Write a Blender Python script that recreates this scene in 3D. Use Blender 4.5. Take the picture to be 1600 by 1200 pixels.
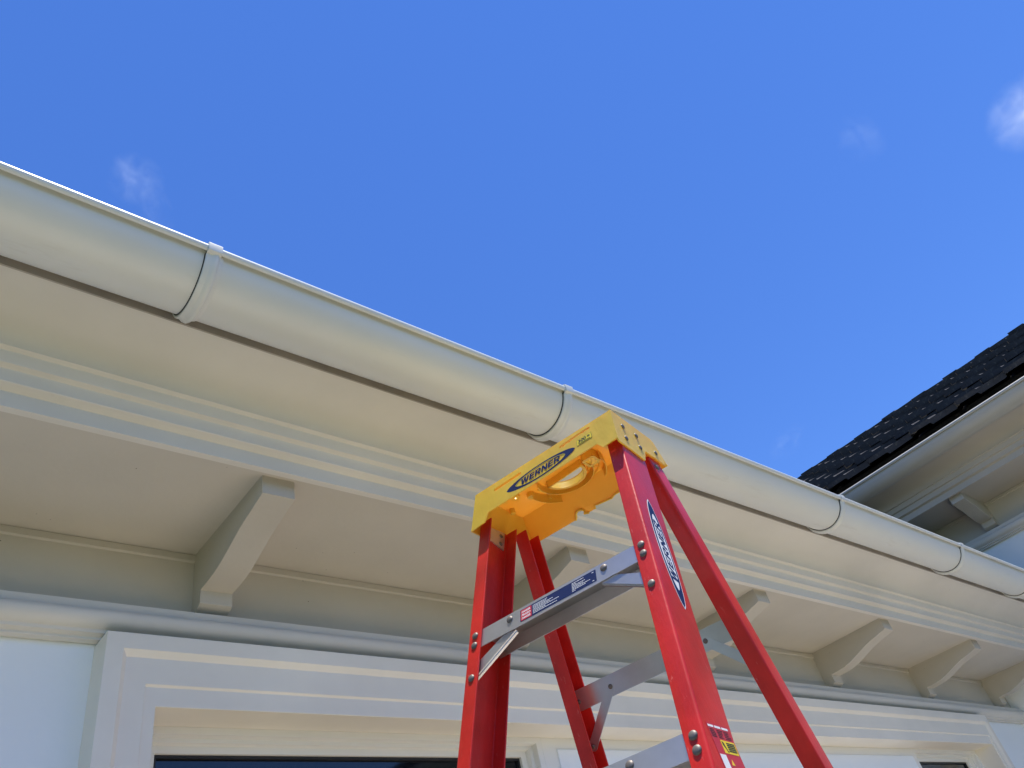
import bpy, bmesh, math, random
from mathutils import Vector, Matrix
from mathutils.geometry import tessellate_polygon
random.seed(7)
PI = math.pi
sc = bpy.context.scene
for o in list(bpy.data.objects): bpy.data.objects.remove(o)

# ------------------------------------------------------------------ camera
CAM_H = 1.48
cd = bpy.data.cameras.new('camera'); cam = bpy.data.objects.new('camera', cd)
sc.collection.objects.link(cam); sc.camera = cam
cd.sensor_width = 36; cd.lens = 36*1211.634/1600; cd.clip_start = .02; cd.clip_end = 5000
Rw = Matrix(((0.7595122843, -0.6166320353, -0.2071376910),
             (0.2883637824, 0.6045996069, -0.7424995921),
             (0.5830844012, 0.5042065533, 0.6370151746)))      # rows: right, down, forward
rot = Matrix((Rw[0], -Rw[1], -Rw[2])).transposed()
cam.matrix_world = Matrix.Translation((0, 0, CAM_H)) @ rot.to_4x4()

# ------------------------------------------------------------------ light
S = Vector((.06, -.14, .988)).normalized()
w = bpy.data.worlds.new('World'); sc.world = w; w.use_nodes = True
nt = w.node_tree; nt.nodes.clear()
out = nt.nodes.new('ShaderNodeOutputWorld'); bg = nt.nodes.new('ShaderNodeBackground')
sky = nt.nodes.new('ShaderNodeTexSky'); sky.sky_type = 'NISHITA'; sky.sun_disc = False
sky.sun_elevation = math.asin(S.z); sky.sun_rotation = math.atan2(S.x, S.y)
sky.altitude = 0; sky.air_density = 1.0; sky.dust_density = 0; sky.ozone_density = 8.0
bg.inputs['Strength'].default_value = .12
hs = nt.nodes.new('ShaderNodeHueSaturation'); hs.inputs['Hue'].default_value = .512; hs.inputs['Saturation'].default_value = 1.155; hs.inputs['Value'].default_value = .90
nt.links.new(sky.outputs[0], hs.inputs['Color']); nt.links.new(hs.outputs[0], bg.inputs[0]); nt.links.new(bg.outputs[0], out.inputs[0])
sl = bpy.data.lights.new('sun', 'SUN'); sl.energy = 4.0; sl.angle = math.radians(.53); sl.color = (1, .95, .87)
sun = bpy.data.objects.new('sun', sl); sc.collection.objects.link(sun)
sun.rotation_euler = S.to_track_quat('Z', 'Y').to_euler(); sun.location = S*50
sc.view_settings.view_transform = 'Standard'; sc.view_settings.look = 'None'
sc.view_settings.exposure = 1.0; sc.view_settings.gamma = 1
sc.render.engine = 'CYCLES'; sc.cycles.use_denoising = True
sc.cycles.max_bounces = 10; sc.cycles.diffuse_bounces = 6; sc.cycles.transmission_bounces = 8
sc.cycles.volume_bounces = 2; sc.cycles.sample_clamp_indirect = 8

# ------------------------------------------------------------------ helpers
def link(o): sc.collection.objects.link(o); return o
def empty(name, loc=(0, 0, 0), rz=0, label=None, cat=None, kind=None, parent=None):
    o = bpy.data.objects.new(name, None); link(o); o.location = loc; o.rotation_euler = (0, 0, rz)
    o.empty_display_size = .1
    if label: o['label'] = label
    if cat: o['category'] = cat
    if kind: o['kind'] = kind
    if parent: o.parent = parent
    return o
def finish(me, smooth=38):
    bm = bmesh.new(); bm.from_mesh(me)
    bmesh.ops.recalc_face_normals(bm, faces=bm.faces)
    lim = math.radians(smooth)
    for f in bm.faces: f.smooth = True
    for e in bm.edges:
        e.smooth = not (len(e.link_faces) != 2 or e.calc_face_angle(0) > lim)
    bm.to_mesh(me); bm.free()
def obj(name, bm, mat, parent=None, smooth=38, label=None, kind=None):
    me = bpy.data.meshes.new(name); bm.to_mesh(me); bm.free(); finish(me, smooth)
    me.materials.append(mat)
    o = bpy.data.objects.new(name, me); link(o)
    if parent: o.parent = parent
    if label: o['label'] = label
    if kind: o['kind'] = kind
    return o
def inst(name, me, parent, mat=None):
    o = bpy.data.objects.new(name, me); link(o); o.parent = parent; return o
def fill(bm, verts, pts, flip=False):
    for t in tessellate_polygon([[Vector((p[0], p[1], 0)) for p in pts]]):
        q = [verts[i] for i in t]
        if len(set(q)) == 3:
            try: bm.faces.new(q[::-1] if flip else q)
            except ValueError: pass
def prism(bm, pts, a, b, fn, tri=True):
    """closed polygon pts (2D) swept from a to b; fn(p, t) -> 3D"""
    va = [bm.verts.new(fn(p, a)) for p in pts]; vb = [bm.verts.new(fn(p, b)) for p in pts]
    n = len(pts)
    for i in range(n):
        j = (i+1) % n; bm.faces.new((va[i], va[j], vb[j], vb[i]))
    if tri: fill(bm, va, pts); fill(bm, vb, pts, True)
    else: bm.faces.new(va); bm.faces.new(vb[::-1])
    return bm
def sweepX(pts, x0, x1, nseg=1):
    bm = bmesh.new()
    rings = []
    for k in range(nseg+1):
        x = x0+(x1-x0)*k/nseg
        rings.append([bm.verts.new((x, p[0], p[1])) for p in pts])
    n = len(pts)
    for k in range(nseg):
        for i in range(n):
            j = (i+1) % n
            bm.faces.new((rings[k][i], rings[k][j], rings[k+1][j], rings[k+1][i]))
    fill(bm, rings[0], pts); fill(bm, rings[-1], pts, True); return bm
def box(bm, x0, x1, y0, y1, z0, z1, bev=0):
    v = [bm.verts.new((x, y, z)) for x in (x0, x1) for y in (y0, y1) for z in (z0, z1)]
    fs = [bm.faces.new([v[i] for i in q]) for q in ((0, 1, 3, 2), (4, 6, 7, 5), (0, 4, 5, 1), (2, 3, 7, 6), (0, 2, 6, 4), (1, 5, 7, 3))]
    if bev:
        es = list({e for f in fs for e in f.edges})
        bmesh.ops.bevel(bm, geom=es, offset=bev, segments=2, affect='EDGES')
    return bm
def nbox(*a, bev=0): return box(bmesh.new(), *a, bev=bev)
def roundpoly(pts, rads, seg=4):
    res = []; n = len(pts)
    for i in range(n):
        p = Vector(pts[i]); a = Vector(pts[i-1]); b = Vector(pts[(i+1) % n]); r = rads[i] if hasattr(rads, '__len__') else rads
        if r <= 0: res.append(tuple(p)); continue
        da = (a-p); db = (b-p); r = min(r, da.length*.49, db.length*.49); da.normalize(); db.normalize()
        A = p+da*r; B = p+db*r
        for k in range(seg+1):
            t = k/seg; res.append(tuple(A*(1-t)**2+p*2*t*(1-t)+B*t*t))
    return res

# ------------------------------------------------------------------ materials
def mat(name, col, rough=.5, metal=0, spec=.5, noise=None, bump=None, specks=0, streak=None, coat=0, trans=None, stain=None):
    m = bpy.data.materials.new(name); m.use_nodes = True; N = m.node_tree; B = N.nodes['Principled BSDF']
    L = N.links.new
    B.inputs['Roughness'].default_value = rough; B.inputs['Metallic'].default_value = metal
    B.inputs['Specular IOR Level'].default_value = spec; B.inputs['Coat Weight'].default_value = coat
    B.inputs['Coat Roughness'].default_value = .12
    B.inputs['Base Color'].default_value = (*col, 1)
    tc = N.nodes.new('ShaderNodeTexCoord'); co = tc.outputs['Object']
    cur = None
    def ramp(v, a, b):
        r = N.nodes.new('ShaderNodeMapRange'); r.inputs[1].default_value = a; r.inputs[2].default_value = b; L(v, r.inputs[0]); return r.outputs[0]
    def mixc(fac, a, b):
        x = N.nodes.new('ShaderNodeMix'); x.data_type = 'RGBA'; L(fac, x.inputs[0])
        if a is None: x.inputs[6].default_value = (*col, 1)
        else: L(a, x.inputs[6])
        x.inputs[7].default_value = (*b, 1); return x.outputs[2]
    def nz(scale, detail=4, vec=None, r=.6):
        n = N.nodes.new('ShaderNodeTexNoise'); n.inputs['Scale'].default_value = scale; n.inputs['Detail'].default_value = detail
        n.inputs['Roughness'].default_value = r; L(vec or co, n.inputs['Vector']); return n.outputs['Fac']
    def mapping(sx, sy, sz):
        mp = N.nodes.new('ShaderNodeMapping'); mp.inputs['Scale'].default_value = (sx, sy, sz); L(co, mp.inputs['Vector']); return mp.outputs[0]
    if noise:                        # (scale, amount): gentle tonal variation
        d = tuple(c*(1-noise[1]) for c in col)
        cur = mixc(ramp(nz(noise[0], 6), .35, .7), cur, d)
    if stain:                        # (colour, scale vec, lo, hi)
        cur = mixc(ramp(nz(1, 6, mapping(*stain[1]), .7), stain[2], stain[3]), cur, stain[0])
    if specks:
        v = N.nodes.new('ShaderNodeTexVoronoi'); v.inputs['Scale'].default_value = 38; L(co, v.inputs['Vector'])
        g = N.nodes.new('ShaderNodeMath'); g.operation = 'LESS_THAN'; L(v.outputs['Distance'], g.inputs[0]); g.inputs[1].default_value = .045
        h = N.nodes.new('ShaderNodeMath'); h.operation = 'GREATER_THAN'; L(nz(5, 3), h.inputs[0]); h.inputs[1].default_value = 1-specks
        k = N.nodes.new('ShaderNodeMath'); k.operation = 'MULTIPLY'; L(g.outputs[0], k.inputs[0]); L(h.outputs[0], k.inputs[1])
        cur = mixc(k.outputs[0], cur, (.10, .085, .07))
    if cur is not None: L(cur, B.inputs['Base Color'])
    if bump:                         # list of (scale vec, strength, distance)
        last = None
        for sv, st, ds in bump:
            b = N.nodes.new('ShaderNodeBump'); b.inputs['Strength'].default_value = st; b.inputs['Distance'].default_value = ds
            L(nz(1, 5, mapping(*sv)), b.inputs['Height'])
            if last: L(last, b.inputs['Normal'])
            last = b.outputs['Normal']
        L(last, B.inputs['Normal'])
    if trans:                        # thin plastic that lets light through
        T = N.nodes.new('ShaderNodeBsdfTranslucent'); T.inputs[0].default_value = (*trans[0], 1)
        X = N.nodes.new('ShaderNodeMixShader'); X.inputs[0].default_value = trans[1]
        L(B.outputs[0], X.inputs[1]); L(T.outputs[0], X.inputs[2]); L(X.outputs[0], N.nodes['Material Output'].inputs[0])
    return m
M = {}
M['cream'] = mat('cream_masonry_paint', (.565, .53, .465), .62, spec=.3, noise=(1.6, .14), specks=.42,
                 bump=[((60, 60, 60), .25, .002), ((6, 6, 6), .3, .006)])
M['trim'] = mat('cream_trim_paint', (.84, .80, .715), .5, spec=.35, noise=(2.2, .12), specks=.36,
                bump=[((40, 40, 40), .18, .0015), ((5, 5, 5), .25, .004)])
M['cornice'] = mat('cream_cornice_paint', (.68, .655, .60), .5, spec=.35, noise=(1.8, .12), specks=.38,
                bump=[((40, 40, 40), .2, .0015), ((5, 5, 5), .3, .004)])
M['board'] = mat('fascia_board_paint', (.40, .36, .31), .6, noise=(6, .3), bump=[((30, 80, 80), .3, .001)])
M['gutter'] = mat('cream_gutter_plastic', (.68, .69, .66), .36, spec=.5, noise=(2.5, .06),
                  bump=[((1.5, 12, 12), .05, .002)], stain=((.54, .53, .48), (4, 22, 22), .60, .85))
M['wing_gutter'] = mat('shaded_gutter_plastic', (.46, .45, .41), .4, spec=.4, noise=(2.5, .1))  # cream gutter plastic again, with the wing's shade put into its base colour
M['wing_trim'] = mat('shaded_cornice_paint', (.52, .485, .43), .55, spec=.3, noise=(1.8, .12))  # darker copy of the cornice paint: shade on the wing eaves is painted in
M['wall'] = mat('white_wall_paint', (.86, .90, .93), .6, spec=.3, noise=(2, .05), bump=[((50, 50, 50), .25, .002), ((5, 5, 5), .3, .006)])
M['frame'] = mat('white_window_plastic', (.80, .80, .77), .3, noise=(3, .03))
M['gasket'] = mat('black_rubber', (.012, .012, .014), .5)
M['glass'] = mat('dark_window_glass', (.006, .008, .014), .04, spec=.7)
M['tile'] = mat('dark_roof_tile', (.060, .060, .066), .9, spec=.12, noise=(9, .6), stain=((.12, .115, .105), (34, 34, 34), .58, .72),
                bump=[((40, 40, 40), .6, .004)])
M['flashing'] = mat('grey_flashing', (.055, .062, .07), .6, noise=(8, .3))
M['paving'] = mat('sandstone_paving', (.62, .54, .42), .8, noise=(1.5, .15))
M['lawn'] = mat('lawn_grass', (.06, .09, .03), .9, noise=(.5, .3))
M['red'] = mat('red_fibreglass', (.66, .020, .013), .40, spec=.35, noise=(9, .36), coat=.16,
               bump=[((260, 260, 9), .4, .0010), ((9, 9, 3), .25, .006), ((500, 500, 500), .2, .0004)], stain=((.74, .22, .19), (170, 170, 22), .63, .80))
M['alu'] = mat('brushed_aluminium', (.58, .58, .59), .38, metal=.85, noise=(9, .2), bump=[((4, 300, 300), .15, .0004)])
M['rivet'] = mat('steel_rivet', (.20, .175, .155), .55, metal=.55, noise=(90, .4))
M['yellow'] = mat('yellow_plastic', (.90, .66, .075), .38, spec=.5, noise=(14, .10), coat=.1,
                  bump=[((7, 7, 4), .30, .020), ((200, 200, 200), .08, .0005)], trans=((.98, .40, .012), .26))
M['navy'] = mat('navy_print', (.005, .018, .085), .5, spec=.25)
M['white'] = mat('white_print', (.80, .80, .80), .45)
M['black'] = mat('black_print', (.012, .012, .015), .45)
M['redprint'] = mat('red_print', (.52, .02, .04), .45)
M['yprint'] = mat('yellow_print', (.85, .62, .03), .45)
def cloud_mat(name, density, cut, seed):
    m = bpy.data.materials.new(name); m.use_nodes = True; N = m.node_tree; N.nodes.clear(); L = N.links.new
    o = N.nodes.new('ShaderNodeOutputMaterial'); V = N.nodes.new('ShaderNodeVolumePrincipled'); L(V.outputs[0], o.inputs['Volume'])
    V.inputs['Color'].default_value = (1, 1, 1, 1); V.inputs['Anisotropy'].default_value = .2
    tc = N.nodes.new('ShaderNodeTexCoord'); ln = N.nodes.new('ShaderNodeVectorMath'); ln.operation = 'LENGTH'; L(tc.outputs['Object'], ln.inputs[0])
    mp = N.nodes.new('ShaderNodeMapping'); mp.inputs['Location'].default_value = (seed, seed*.7, seed*1.3); L(tc.outputs['Object'], mp.inputs[0])
    n = N.nodes.new('ShaderNodeTexNoise'); n.inputs['Scale'].default_value = 1.7; n.inputs['Detail'].default_value = 6; n.inputs['Roughness'].default_value = .62; n.inputs['Distortion'].default_value = .6
    L(mp.outputs[0], n.inputs['Vector'])
    a = N.nodes.new('ShaderNodeMapRange'); a.inputs[1].default_value = .95; a.inputs[2].default_value = .1; L(ln.outputs['Value'], a.inputs[0])
    b = N.nodes.new('ShaderNodeMapRange'); b.inputs[1].default_value = cut; b.inputs[2].default_value = cut+.3; L(n.outputs['Fac'], b.inputs[0])
    c = N.nodes.new('ShaderNodeMath'); c.operation = 'MULTIPLY'; L(a.outputs[0], c.inputs[0]); L(b.outputs[0], c.inputs[1])
    d = N.nodes.new('ShaderNodeMath'); d.operation = 'MULTIPLY'; L(c.outputs[0], d.inputs[0]); d.inputs[1].default_value = density
    L(d.outputs[0], V.inputs['Density']); return m

# ------------------------------------------------------------------ eaves, shared by the house and its wing
# local frame: x along the wall, y = 0 on the wall face (outwards is negative), z from the ground
def Y(v): return v-1.60
def eave_profiles(k, zs):
    def T(pts): return [(Y(y)*k, zs+z*k) for y, z in pts]
    cove = [(1.170-.11*(1-math.cos(a)), .0823+.072*math.sin(a)) for a in [i*PI/2/14 for i in range(15)]]
    cornice = [(1.235, .06), (1.235, .0), (1.231, -.004), (1.231, -.0125), (1.2305, -.013), (1.2155, -.013), (1.215, -.0125), (1.215, .0196), (1.213, .0210),
               (1.1965, .0238), (1.195, .0252), (1.195, .0480), (1.1935, .0512), (1.189, .0528), (1.182, .0538), (1.181, .0556), (1.181, .0775), (1.180, .0795),
               (1.1755, .0812), (1.1715, .0815)]+cove+[(1.06, .20), (1.10, .20)]
    mould = [(1.598, -.150), (1.556, -.163), (1.5525, -.1645), (1.552, -.167), (1.552, -.1795), (1.5505, -.182), (1.545, -.1845), (1.5415, -.188), (1.540, -.194),
             (1.5405, -.201), (1.5435, -.208), (1.549, -.2135), (1.556, -.217), (1.5615, -.2185), (1.563, -.2205), (1.564, -.2245), (1.573, -.226), (1.577, -.2275), (1.5775, -.232), (1.598, -.232)]
    return T(cornice), T(mould)
CORB = [(1.600, .002), (1.2545, .002), (1.2545, -.0440), (1.265, -.0475), (1.285, -.0510), (1.306, -.0560), (1.336, -.0615), (1.366, -.0690), (1.395, -.0790), (1.42, -.0875),
        (1.450, -.0975), (1.483, -.1045), (1.515, -.1075), (1.549, -.1085), (1.5535, -.1095), (1.5535, -.1400), (1.561, -.1440), (1.575, -.1490), (1.588, -.154), (1.600, -.157)]
RG = .0741; GC = (.981, .1959)
def gutter_profile(k, zs, r=RG, th=.003):
    pts = []
    for i in range(0, 33):                                   # outer skin, back lip -> bottom -> front lip
        a = -PI*i/32; pts.append((GC[0]+r*math.cos(a), GC[1]+r*math.sin(a)))
    # front: rolled bead standing proud of the half-round
    bx, bz, br = GC[0]-r-.0040, GC[1]-.0026, .0092
    for i in range(0, 13):
        a = -PI*.62-PI*1.35*i/12; pts.append((bx+br*math.cos(a), bz+br*math.sin(a)))
    for i in range(0, 33):
        a = -PI+PI*i/32; pts.append((GC[0]+(r-th)*math.cos(a), GC[1]+(r-th)*math.sin(a)))
    return [(Y(y)*k, zs+z*k) for y, z in pts]
def band(k, zs, x0, x1, prof, a0=-2, a1=-PI*.985, y0=None):
    """strap round the gutter: prof = [(x, radius)] cross-section swept along the arc"""
    bm = bmesh.new(); rings = []
    n = 30
    for i in range(n+1):
        a = a0+(a1-a0)*i/n
        rings.append([bm.verts.new((x, Y(GC[0]+r*math.cos(a))*k, zs+(GC[1]+r*math.sin(a))*k)) for x, r in prof])
    m = len(prof)
    for i in range(n):
        for j in range(m):
            q = (j+1) % m; bm.faces.new((rings[i][j], rings[i][q], rings[i+1][q], rings[i+1][j]))
    bm.faces.new(rings[0]); bm.faces.new(rings[-1][::-1]); return bm
def bracket(parent, x, k, zs, style=0):
    r = RG
    b = [(x-.013, r-.001), (x-.013, r+.0062), (x-.0115, r+.0072), (x-.004, r+.0072), (x-.002, r+.0078), (x+.002, r+.0105), (x+.007, r+.0110), (x+.0105, r+.0085), (x+.0125, r+.0045), (x+.020, r+.0025), (x+.020, r-.001)]
    o = obj('gutter_bracket', band(k, zs, 0, 0, b, a0=-.12, a1=-PI*.965), M['gutter'], parent, 50)
    sl_ = [(x-.0145, r-.001), (x-.0145, r+.0008), (x-.0131, r+.0026), (x-.0131, r-.001)]
    obj('rubber_seal', band(k, zs, 0, 0, sl_, a0=-.12, a1=-PI*.95), M['gasket'], o if False else parent, 50)
    # clip folded over the front lip
    f = GC[0]-r
    cl = roundpoly([(f-.0015, GC[1]-.016), (f-.0150, GC[1]-.014), (f-.0155, GC[1]+.006), (f-.007, GC[1]+.0098), (f+.016, GC[1]+.0098), (f+.016, GC[1]+.0078), (f+.001, GC[1]+.0075)], .002, 3)
    bm = prism(bmesh.new(), cl, x-.013, x+.0125, lambda p, t: (t, Y(p[0])*k, zs+p[1]*k))
    c = obj('clip', bm, M['gutter'], None, 40)
    # join the clip into the bracket: one moulded piece
    bm = bmesh.new(); bm.from_mesh(o.data); bm.from_mesh(c.data); bm.to_mesh(o.data); bm.free(); bpy.data.objects.remove(c)
    finish(o.data, 45)
    return o

def tile_mesh(w_, l_, th, seed):
    r = random.Random(seed); bm = bmesh.new()
    # slab with a slightly uneven butt edge and a rolled side joint; x across, y up the slope, z out
    xs = [-w_/2, -w_/2+.004, -.02, -.012, w_/2-.014, w_/2]
    up = [.0075+r.uniform(-.002, .002)]*3+[0, 0, 0]
    zt = [th+u+r.uniform(-.001, .001) for u in up]
    lo = [bm.verts.new((x, r.uniform(.0, .004), z-th-(.002 if u else .010)+r.uniform(-.002, .002))) for x, z, u in zip(xs, zt, up)]
    hi = [bm.verts.new((x, r.uniform(0, .006), z)) for x, z in zip(xs, zt)]
    bk = [bm.verts.new((x, l_, z-.008)) for x, z in zip(xs, zt)]
    for i in range(len(xs)-1):
        bm.faces.new((lo[i], lo[i+1], hi[i+1], hi[i])); bm.faces.new((hi[i], hi[i+1], bk[i+1], bk[i])); bm.faces.new((lo[i+1], lo[i], bk[i], bk[i+1]))
    bm.faces.new((lo[0], hi[0], bk[0])); bm.faces.new((hi[-1], lo[-1], bk[-1]))
    me = bpy.data.meshes.new('roof_tile'); bm.to_mesh(me); bm.free(); me.materials.append(M['tile']); finish(me, 20); return me
TILES = [tile_mesh(.296, .40, .026, s) for s in range(5)]

def build_eaves(root, x0, x1, k, zs, corbels, brackets, pitch, rows, tile_x0, tile_n, part_rows, edge, joints=()):
    cor, mou = eave_profiles(k, zs)
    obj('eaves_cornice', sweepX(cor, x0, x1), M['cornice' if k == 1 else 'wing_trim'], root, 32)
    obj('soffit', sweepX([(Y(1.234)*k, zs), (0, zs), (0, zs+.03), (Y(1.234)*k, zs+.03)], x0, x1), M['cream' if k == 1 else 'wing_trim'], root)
    obj('soffit_bead', sweepX([(-.0065*k, zs-.0015), (-.0065*k, zs-.0165*k), (-.002, zs-.020*k), (-.001, zs-.0015)], x0, x1), M['cream'], root)
    obj('wall_moulding', sweepX(mou, x0, x1), M['cornice'], root, 34)
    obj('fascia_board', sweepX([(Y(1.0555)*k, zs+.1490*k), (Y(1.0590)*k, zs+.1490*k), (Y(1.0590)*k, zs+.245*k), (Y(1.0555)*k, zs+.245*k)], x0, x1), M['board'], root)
    if k > 1: obj('eaves_flashing', sweepX([(Y(1.030)*k, zs+.196*k), (Y(.985)*k, zs+.226*k), (Y(.985)*k, zs+.230*k), (Y(1.06)*k, zs+.27*k), (Y(1.06)*k, zs+.196*k)], x0, x1), M['flashing'], root)
    cb = None
    for x in corbels:
        if cb is None:
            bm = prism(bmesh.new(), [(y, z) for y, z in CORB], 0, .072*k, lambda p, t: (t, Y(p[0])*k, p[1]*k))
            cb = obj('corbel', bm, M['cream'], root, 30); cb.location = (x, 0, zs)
        else:
            c = cb.copy(); link(c); c.location = (x, 0, zs); c.parent = root
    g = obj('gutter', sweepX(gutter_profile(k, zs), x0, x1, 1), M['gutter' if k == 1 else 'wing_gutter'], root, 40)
    for x in brackets: bracket(g, x, k, zs)
    for x in joints:
        r = RG; b = [(x-.022, r-.0005), (x-.022, r+.0018), (x+.022, r+.0018), (x+.022, r-.0005)]
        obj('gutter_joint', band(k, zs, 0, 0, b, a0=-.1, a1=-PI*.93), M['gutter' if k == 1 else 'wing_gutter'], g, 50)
    # roof: deck, then the tiles one by one
    c, s = math.cos(pitch), math.sin(pitch); y0, z0 = edge
    L = rows*.30+.05
    yd = Y(1.062)*k; ed_ = (yd-y0)*s/c
    deck = [(yd, z0+ed_-.012), (y0+L*c, z0+L*s-.03), (y0+2*L*c-.06, z0-.012), (y0+2*L*c-.06, z0-.05), (yd, z0-.02)]
    rf = obj('roof', sweepX(deck, x0, x1), M['tile'], root)
    R3 = Matrix.Rotation(pitch, 4, 'X')
    rest = bmesh.new()
    def lift(x, r):
        if k > 1: return random.choice((0, 0, .001, .002, .004))
        return random.choice((.006, .009)) if 2.1 < x < 2.45 or x > 3.3 else 0
    for r in range(rows):
        for i in range(tile_n):
            x = tile_x0+i*.30+(.15 if r % 2 else 0)+random.uniform(-.002, .002)
            Mt = Matrix.Translation((x, y0+r*.30*c, z0+r*.30*s)) @ R3 @ Matrix.Translation((0, random.uniform(-.004, .004), lift(x, r))) \
                @ Matrix.Translation((0, 0, .030)) @ Matrix.Rotation(-math.radians(4.9)+random.uniform(-.008, .008), 4, 'X') @ Matrix.Rotation(random.uniform(-.012, .012), 4, 'Y') @ Matrix.Rotation(random.uniform(-.006, .006), 4, 'Z')
            me = random.choice(TILES)
            Mt = Mt.copy()
            if r < part_rows:
                t = inst('tile', me, rf); t.matrix_local = Mt
            else:
                tmp = bmesh.new(); tmp.from_mesh(me); tmp.transform(Mt); m2 = bpy.data.meshes.new('t'); tmp.to_mesh(m2); tmp.free(); rest.from_mesh(m2); bpy.data.meshes.remove(m2)
    if part_rows < rows: obj('upper_roof_tiles', rest, M['tile'], rf, 20, kind='stuff')
    else: rest.free()
    n = int((x1-x0)/.40)
    rd = bmesh.new()
    for i in range(n):
        x = x0+.2+i*.40
        pts = [(x+0, 0)]
        prof = [(math.cos(a)*.13, math.sin(a)*.09) for a in [PI*j/8 for j in range(9)]]
        prism(rd, prof, x-.195, x+.20, lambda p, t: (t, y0+L*c+.03+p[0]*.8, z0+L*s-.058+p[1]))
    obj('ridge_tiles', rd, M['tile'], rf, 30, kind='stuff')
    return g

FS = 1.12      # size of the house relative to its drawing, about the eye point
# ------------------------------------------------------------------ the setting: ground, patio
bm = bmesh.new(); v = [bm.verts.new(p) for p in ((-1500, -1500, 0), (1500, -1500, 0), (1500, 1500, 0), (-1500, 1500, 0))]; bm.faces.new(v)
g = obj('ground', bm, M['lawn']); g['kind'] = 'structure'
bm = bmesh.new(); v = [bm.verts.new(p) for p in ((-.9, -1.25, .004), (5.92, -1.25, .004), (5.92, 1.78, .004), (-.9, 1.78, .004))]; bm.faces.new(v)
g = obj('patio', bm, M['paving']); g['kind'] = 'structure'
bm = bmesh.new(); rh = random.Random(2); nx, nz_ = 90, 16; G = []
for j in range(nz_+1):
    row = []
    for i in range(nx+1):
        t = j/nz_; x = -14+34*i/nx; zz = 2.4*min(1, t*1.25); yy = -7.2-(.0 if t < .8 else (t-.8)*6)
        row.append(bm.verts.new((x+rh.uniform(-.1, .1), yy+rh.uniform(-.16, .16), zz+(rh.uniform(-.16, .16) if j else 0))))
    G.append(row)
for j in range(nz_):
    for i in range(nx): bm.faces.new((G[j][i], G[j][i+1], G[j+1][i+1], G[j+1][i]))
g = obj('unseen_hedge', bm, M['lawn'], None, 10); g['kind'] = 'stuff'  # out of view, added behind the camera to keep low sky off the eaves

# ------------------------------------------------------------------ the house
ZS = CAM_H+1.0
XR = 5.298
house = empty('house', (0, 1.60*FS, CAM_H*(1-FS)), 0, 'white walled house with cream moulded eaves, carved corbels and a half-round gutter above wide windows', 'house')
house.scale = (FS, FS, FS)
HX0 = -3.2
# wall pieces around the two windows (the opening runs under one long head)
OX0, OX1, OZ = .525, 4.54, CAM_H+.6276
YA = Y(1.525)
bm = bmesh.new()
box(bm, HX0, OX0-.02, 0, .30, 0, ZS+.06)
box(bm, OX0-.02, OX1+.02, 0, .30, OZ+.02, ZS+.06)
box(bm, OX1+.02, XR, 0, .30, 0, ZS+.06)
obj('wall', bm, M['wall'], house)
box_in = nbox(HX0, XR, 5.5, 5.8, 0, ZS+.06); obj('back_wall', box_in, M['wall'], house)
obj('side_wall', nbox(HX0, HX0+.3, .301, 5.499, 0, ZS+.06), M['wall'], house)
# the frieze between the wall moulding and the soffit is cream
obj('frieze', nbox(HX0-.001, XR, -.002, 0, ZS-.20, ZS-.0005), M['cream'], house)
build_eaves(house, HX0, XR-.002, 1.0, ZS, [-2.06, -1.17, -.285, .604, 1.492, 2.380, 3.272, 4.167, 5.056][0:9],
            [-1.55, -.56, .342, 1.238, 2.573, 3.567, 4.352], math.radians(27), 9, -3.0, 28, 1, (Y(.968), ZS+.1890), joints=(-2.3,))
# architrave: three stepped faces mitred round the opening
def arch_ring(bm, a, b, ya, yb):
    """one moulded band: a, b = (left, right, top) of its outer and inner edge; ya, yb = their faces"""
    def P(e, y): return [(e[0], y, 0), (e[0], y, e[2]), (e[1], y, e[2]), (e[1], y, 0)]
    A = [bm.verts.new(p) for p in P(a, ya)]; Bv = [bm.verts.new(p) for p in P(b, yb)]
    for i in range(3): bm.faces.new((A[i], A[i+1], Bv[i+1], Bv[i]))
    return A, Bv
z = lambda v: CAM_H+v
ed = [((.418, 4.612, z(.7630)), 0.0), ((.418, 4.612, z(.7630)), Y(1.5258)), ((.4188, 4.6112, z(.7622)), Y(1.525)), ((.4506, 4.5790, z(.7310)), Y(1.525)),
      ((.4608, 4.5690, z(.7195)), Y(1.5365)), ((.5010, 4.5420+.008, z(.6685)), Y(1.5365)), ((.5032, 4.5475, z(.6648)), Y(1.5415)),
      ((.5245, 4.5405, z(.6284)), Y(1.5415)), ((OX0, OX1, OZ), Y(1.5423)), ((OX0, OX1, OZ), Y(1.655))]
bm = bmesh.new(); rings = []
for e, y in ed:
    rings.append([bm.verts.new(p) for p in ((e[0], y, 0), (e[0], y, e[2]), (e[1], y, e[2]), (e[1], y, 0))])
for A, Bv in zip(rings, rings[1:]):
    for i in range(3): bm.faces.new((A[i], A[i+1], Bv[i+1], Bv[i]))
obj('architrave', bm, M['trim'], house, 20)
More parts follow.
